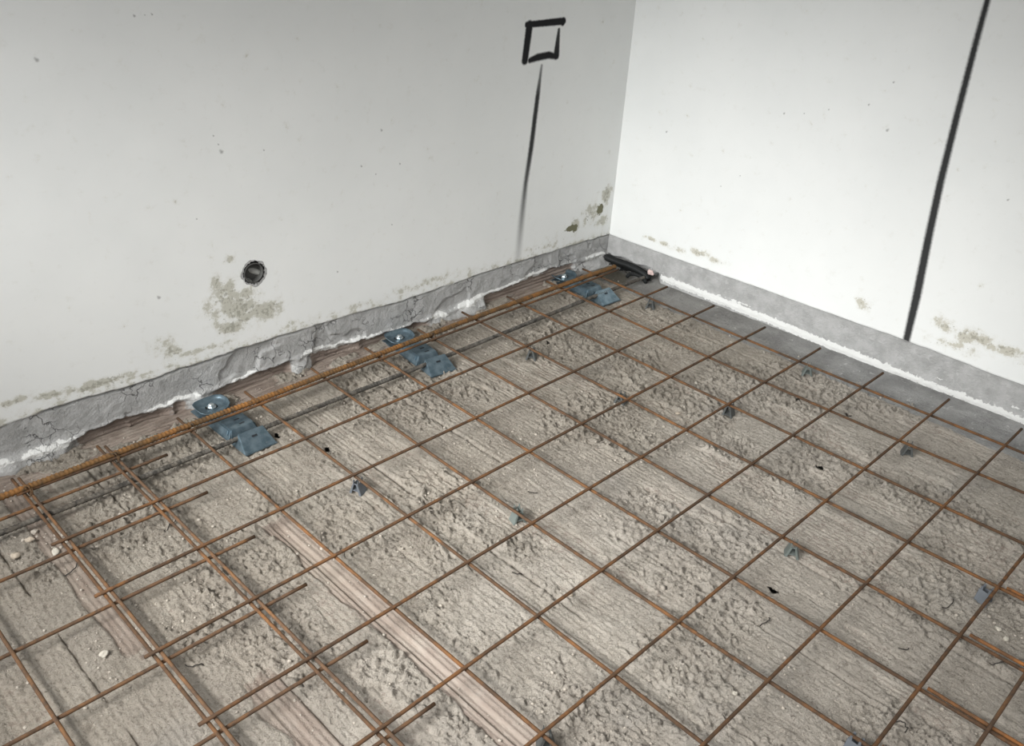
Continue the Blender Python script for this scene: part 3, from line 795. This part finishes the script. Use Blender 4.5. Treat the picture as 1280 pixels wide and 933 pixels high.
px_ = -.186 + .052 * 0 + gv * wd_ * 1.5 - .004 * gu
py_ = -.135 + .232 * gu + .012 * (fbm(gu * 4, gv * 3, 1.6, 2, 501) - .5)
pz_ = .017 - .010 * gv ** .7 + .012 * (fbm(gu * 9, gv * 3.5, 1.5, 4, 502) - .5) - .008 * gu
vs = np.stack([px_, py_, pz_], -1).reshape(-1, 3)
fs = [(r * n_ + c, r * n_ + c + 1, (r + 1) * n_ + c + 1, (r + 1) * n_ + c) for r in range(m_ - 1) for c in range(n_ - 1)]
o = mesh_obj('void_filler', vs, fs, M_black, None, False)  # black strip added to deepen the dark void at the wall foot
sm_ = o.modifiers.new('thickness', 'SOLIDIFY'); sm_.thickness = .0012
tag(o, 'crumpled black strip added to darken the void at the right wall foot', 'dark void')
M_pink = mat_simple('pink brick', (.60, .46, .43), .9, 0, .35, 70, .002)
vs, fs = lumpmesh(.0085, 3, (.7, 1.6, 1.1)); o = mesh_obj('brick_fragment', vs, fs, M_pink, None, False, (-.170, .088, .045))
tag(o, 'pinkish brick fragment wedged at the right wall foot by the black conduits', 'brick fragment')

# ------------------------------------------------------------------ loose lumps, wire offcuts, crumbs
M_lump = mat_simple('pale mortar lump', (.46, .43, .37), .95, 0, .25, 90, .002)
M_lump2 = mat_simple('buff mortar lump', (.42, .36, .29), .95, 0, .25, 90, .002)
LUMPS = [(2.066, .520, .0105, M_lump, 'pale flattish mortar lump on the floor near the lower left corner'),
         (2.021, .168, .011, M_lump, 'pale mortar lump right of the rubble at the left edge, by the dark bar'),
         (2.050, .112, .010, M_lump2, 'buff mortar lump on top of the rubble at the left edge'),
         (2.090, .140, .012, M_lump2, 'buff mortar lump lowest on the rubble at the left edge'),
         (1.279, .999, .0085, M_lump2, 'buff mortar lump on the crack beside the bare clay strip'),
         (.690, 1.690, .008, M_lump, 'pale mortar crumb at the right front, lower of a close pair'),
         (.672, 1.668, .008, M_lump, 'pale mortar crumb at the right front, upper of a close pair'),
         (1.239, 1.386, .007, M_lump, 'pale mortar crumb at the bottom middle, in a cell beside the bare strip'),
         (.314, .643, .008, M_lump, 'pale mortar crumb towards the right wall, in the third mesh row'),
         (.496, .708, .008, M_lump2, 'buff mortar crumb left of the small dark middle-row spacer')]
for q, (x, y, r, mt, lb) in enumerate(LUMPS):
    r *= .78; vs, fs = lumpmesh(r, 20 + q, (1.15, .9, .62))
    o = mesh_obj('mortar_lump', vs, fs, mt, None, True, (x, y, floor_h(x, y) + r * .35))
    o.rotation_euler = (0, 0, q * 1.3)
    tag(o, lb, 'mortar lump', 'mortar lumps on the slab')
M_off = mat_simple('dark wire offcut', (.045, .04, .036), .7, .3, .3)
OFF = [(1.0791, 1.6482, 2.6, .030, 1.0, 'curled dark wire offcut by the bottom edge, right part of the floor'),
       (.7791, 1.6911, .6, .034, 1.3, 'looped dark wire offcut in the right front cell near the photo edge'),
       (.7017, 1.5607, 2.2, .034, .5, 'V-bent dark wire offcut below the blue-grey faced spacer'),
       (.8886, 1.5479, 1.0, .022, .9, 'small hooked dark wire offcut, mid right front'),
       (2.0369, .2542, 2.8, .036, .55, 'curved dark wire offcut on the ridged clay at the far left'),
       (1.9662, .6431, 1.6, .030, .6, 'curved dark wire offcut next to a double mesh wire, lower left'),
       (1.8146, .2493, 2.7, .034, .55, 'curved dark wire offcut in the upper left cell between double mesh wires'),
       (1.0444, 1.3213, 2.0, .028, .7, 'thin dark wire offcut in the lower middle right cell'),
       (1.0905, .6897, 1.2, .022, .6, 'short curved wire offcut just above the centre spacer'),
       (1.3227, .8688, .9, .026, 1.1, 'bent thin wire offcut lying across the bare clay strip')]
for q, (x, y, a, L, cv, lb) in enumerate(OFF):
    p = []
    th = a
    cx_, cy_ = x, y
    for t in range(12):
        zz = floor_h(cx_, cy_) + .0026 + .003 * math.sin(t / 11 * math.pi)
        p.append((cx_, cy_, zz)); th += cv * 2.6 / 11 * (1 + .5 * math.sin(t)); cx_ += L / 9 * math.cos(th); cy_ += L / 9 * math.sin(th)
    m = MB(); m.tube(p, .0011, 6)
    tag(m.build('wire_offcut', M_off, None, True), lb, 'wire offcut', 'loose wire offcuts on the slab')

# crumbs: nobody could count them
base, bf = [], []
ico = [((0, 0, 1)), (.89, 0, .45), (.28, .85, .45), (-.72, .53, .45), (-.72, -.53, .45), (.28, -.85, .45), (.72, .53, -.45), (-.28, .85, -.45), (-.89, 0, -.45), (-.28, -.85, -.45), (.72, -.53, -.45), (0, 0, -1)]
icf = [(0, 1, 2), (0, 2, 3), (0, 3, 4), (0, 4, 5), (0, 5, 1), (1, 6, 2), (2, 7, 3), (3, 8, 4), (4, 9, 5), (5, 10, 1), (6, 7, 2), (7, 8, 3), (8, 9, 4), (9, 10, 5), (10, 6, 1), (11, 7, 6), (11, 8, 7), (11, 9, 8), (11, 10, 9), (11, 6, 10)]
N = 9000
cxs = rng.uniform(-.1, 2.55, N); cys = rng.uniform(-.16, 1.95, N)
keep = fbm(cxs, cys, 7, 3, 400) + .25 * rng.random(N) > .585
near = (np.hypot(cxs - 2.06, cys - .13) < .08) | (np.hypot(cxs - 2.02, cys - .45) < .1)
keep |= near
cxs, cys = cxs[keep], cys[keep]
hz = floor_fields(cxs[None, :], cys[None, :])[0][0]
rad = .0011 + .0030 * rng.random(len(cxs)) ** 4
hp_ = np.hypot(cxs - 2.06, cys - .13) < .09; rad[hp_] *= 1.8
for x, y, z, r in zip(cxs, cys, hz, rad):
    b = len(base); s3 = rng.uniform(.7, 1.3, 3); rot = rng.uniform(0, 6.28)
    c_, s_ = math.cos(rot), math.sin(rot)
    for p in ico:
        px, py, pz = p[0] * r * s3[0], p[1] * r * s3[1], p[2] * r * s3[2] * .8
        base.append((x + c_ * px - s_ * py, y + s_ * px + c_ * py, z + pz + r * .3))
    bf += [(f[0] + b, f[1] + b, f[2] + b) for f in icf]
M_crumb = mat_simple('mortar crumb', (.40, .36, .31), .95, 0, .3, 40)
o = mesh_obj('mortar_crumbs', base, bf, M_crumb, None, False)
o['kind'] = 'stuff'; tag(o, 'pale grains and crumbs of mortar scattered over the stripped floor', 'crumbs')

MBc = MB(); MBc.box((2.2, 2.2, 2.68), (5.4, 5.4, .12))
MBc.build('ceiling', mat_simple('ceiling paint', (.62, .62, .60), .9, 0, .03))['kind'] = 'structure'
# ------------------------------------------------------------------ daylight and added fill lamps
w = bpy.data.worlds.new('sky light'); scn.world = w; w.use_nodes = True
bg = w.node_tree.nodes['Background']; bg.inputs[0].default_value = (.93, .96, 1.0, 1); bg.inputs[1].default_value = .54
def area(name, loc, target, sx, sy, power, col):
    l = bpy.data.lights.new(name, 'AREA'); l.shape = 'RECTANGLE'; l.size = sx; l.size_y = sy; l.energy = power; l.color = col
    o = link(bpy.data.objects.new(name, l)); o.location = loc
    o.rotation_euler = (Vector(target) - Vector(loc)).to_track_quat('-Z', 'Y').to_euler()
    return o
area('window_daylight', (3.3, .4, 1.2), (.2, .40, 0), 1.2, .5, 5.7, (.95, .985, 1.0)).data.spread = math.radians(50)
area('added_floor_daylight', (3.2, .8, 1.62), (1.35, .74, 0), 1.2, .42, 15.0, (1.0, .99, .965)).data.spread = math.radians(72)  # second lamp for the side daylight, added to light the floor; no rooflight known
area('added_front_fill', (2.9, 2.4, 2.2), (1.0, 1.4, 0), 1.2, .5, 6.5, (1.0, .985, .95)).data.spread = math.radians(72)  # unseen lamp added to brighten the front floor; no window known there

# ------------------------------------------------------------------ camera
cam = bpy.data.cameras.new('camera'); co = link(bpy.data.objects.new('camera', cam))
cam.sensor_width = 36; cam.lens = 1127.255 / 1280 * 36; cam.clip_start = .02
r = np.array([-.71080515, .70140383, .05280819]); d = np.array([.31661139, .38608768, -.86642572]); f = np.array([-.62810291, -.59914019, -.49650556])
co.matrix_world = Matrix(((r[0], -d[0], -f[0], 2.42088697), (r[1], -d[1], -f[1], 1.87935488), (r[2], -d[2], -f[2], 1.35885134), (0, 0, 0, 1)))
scn.camera = co
scn.cycles.max_bounces = 5; scn.cycles.diffuse_bounces = 4; scn.cycles.adaptive_threshold = .05
vs_ = scn.view_settings
scn.display_settings.display_device = 'sRGB'
vs_.view_transform = 'Standard'; vs_.look = 'None'; vs_.gamma = 1; vs_.use_curve_mapping = False; vs_.exposure = 0.07
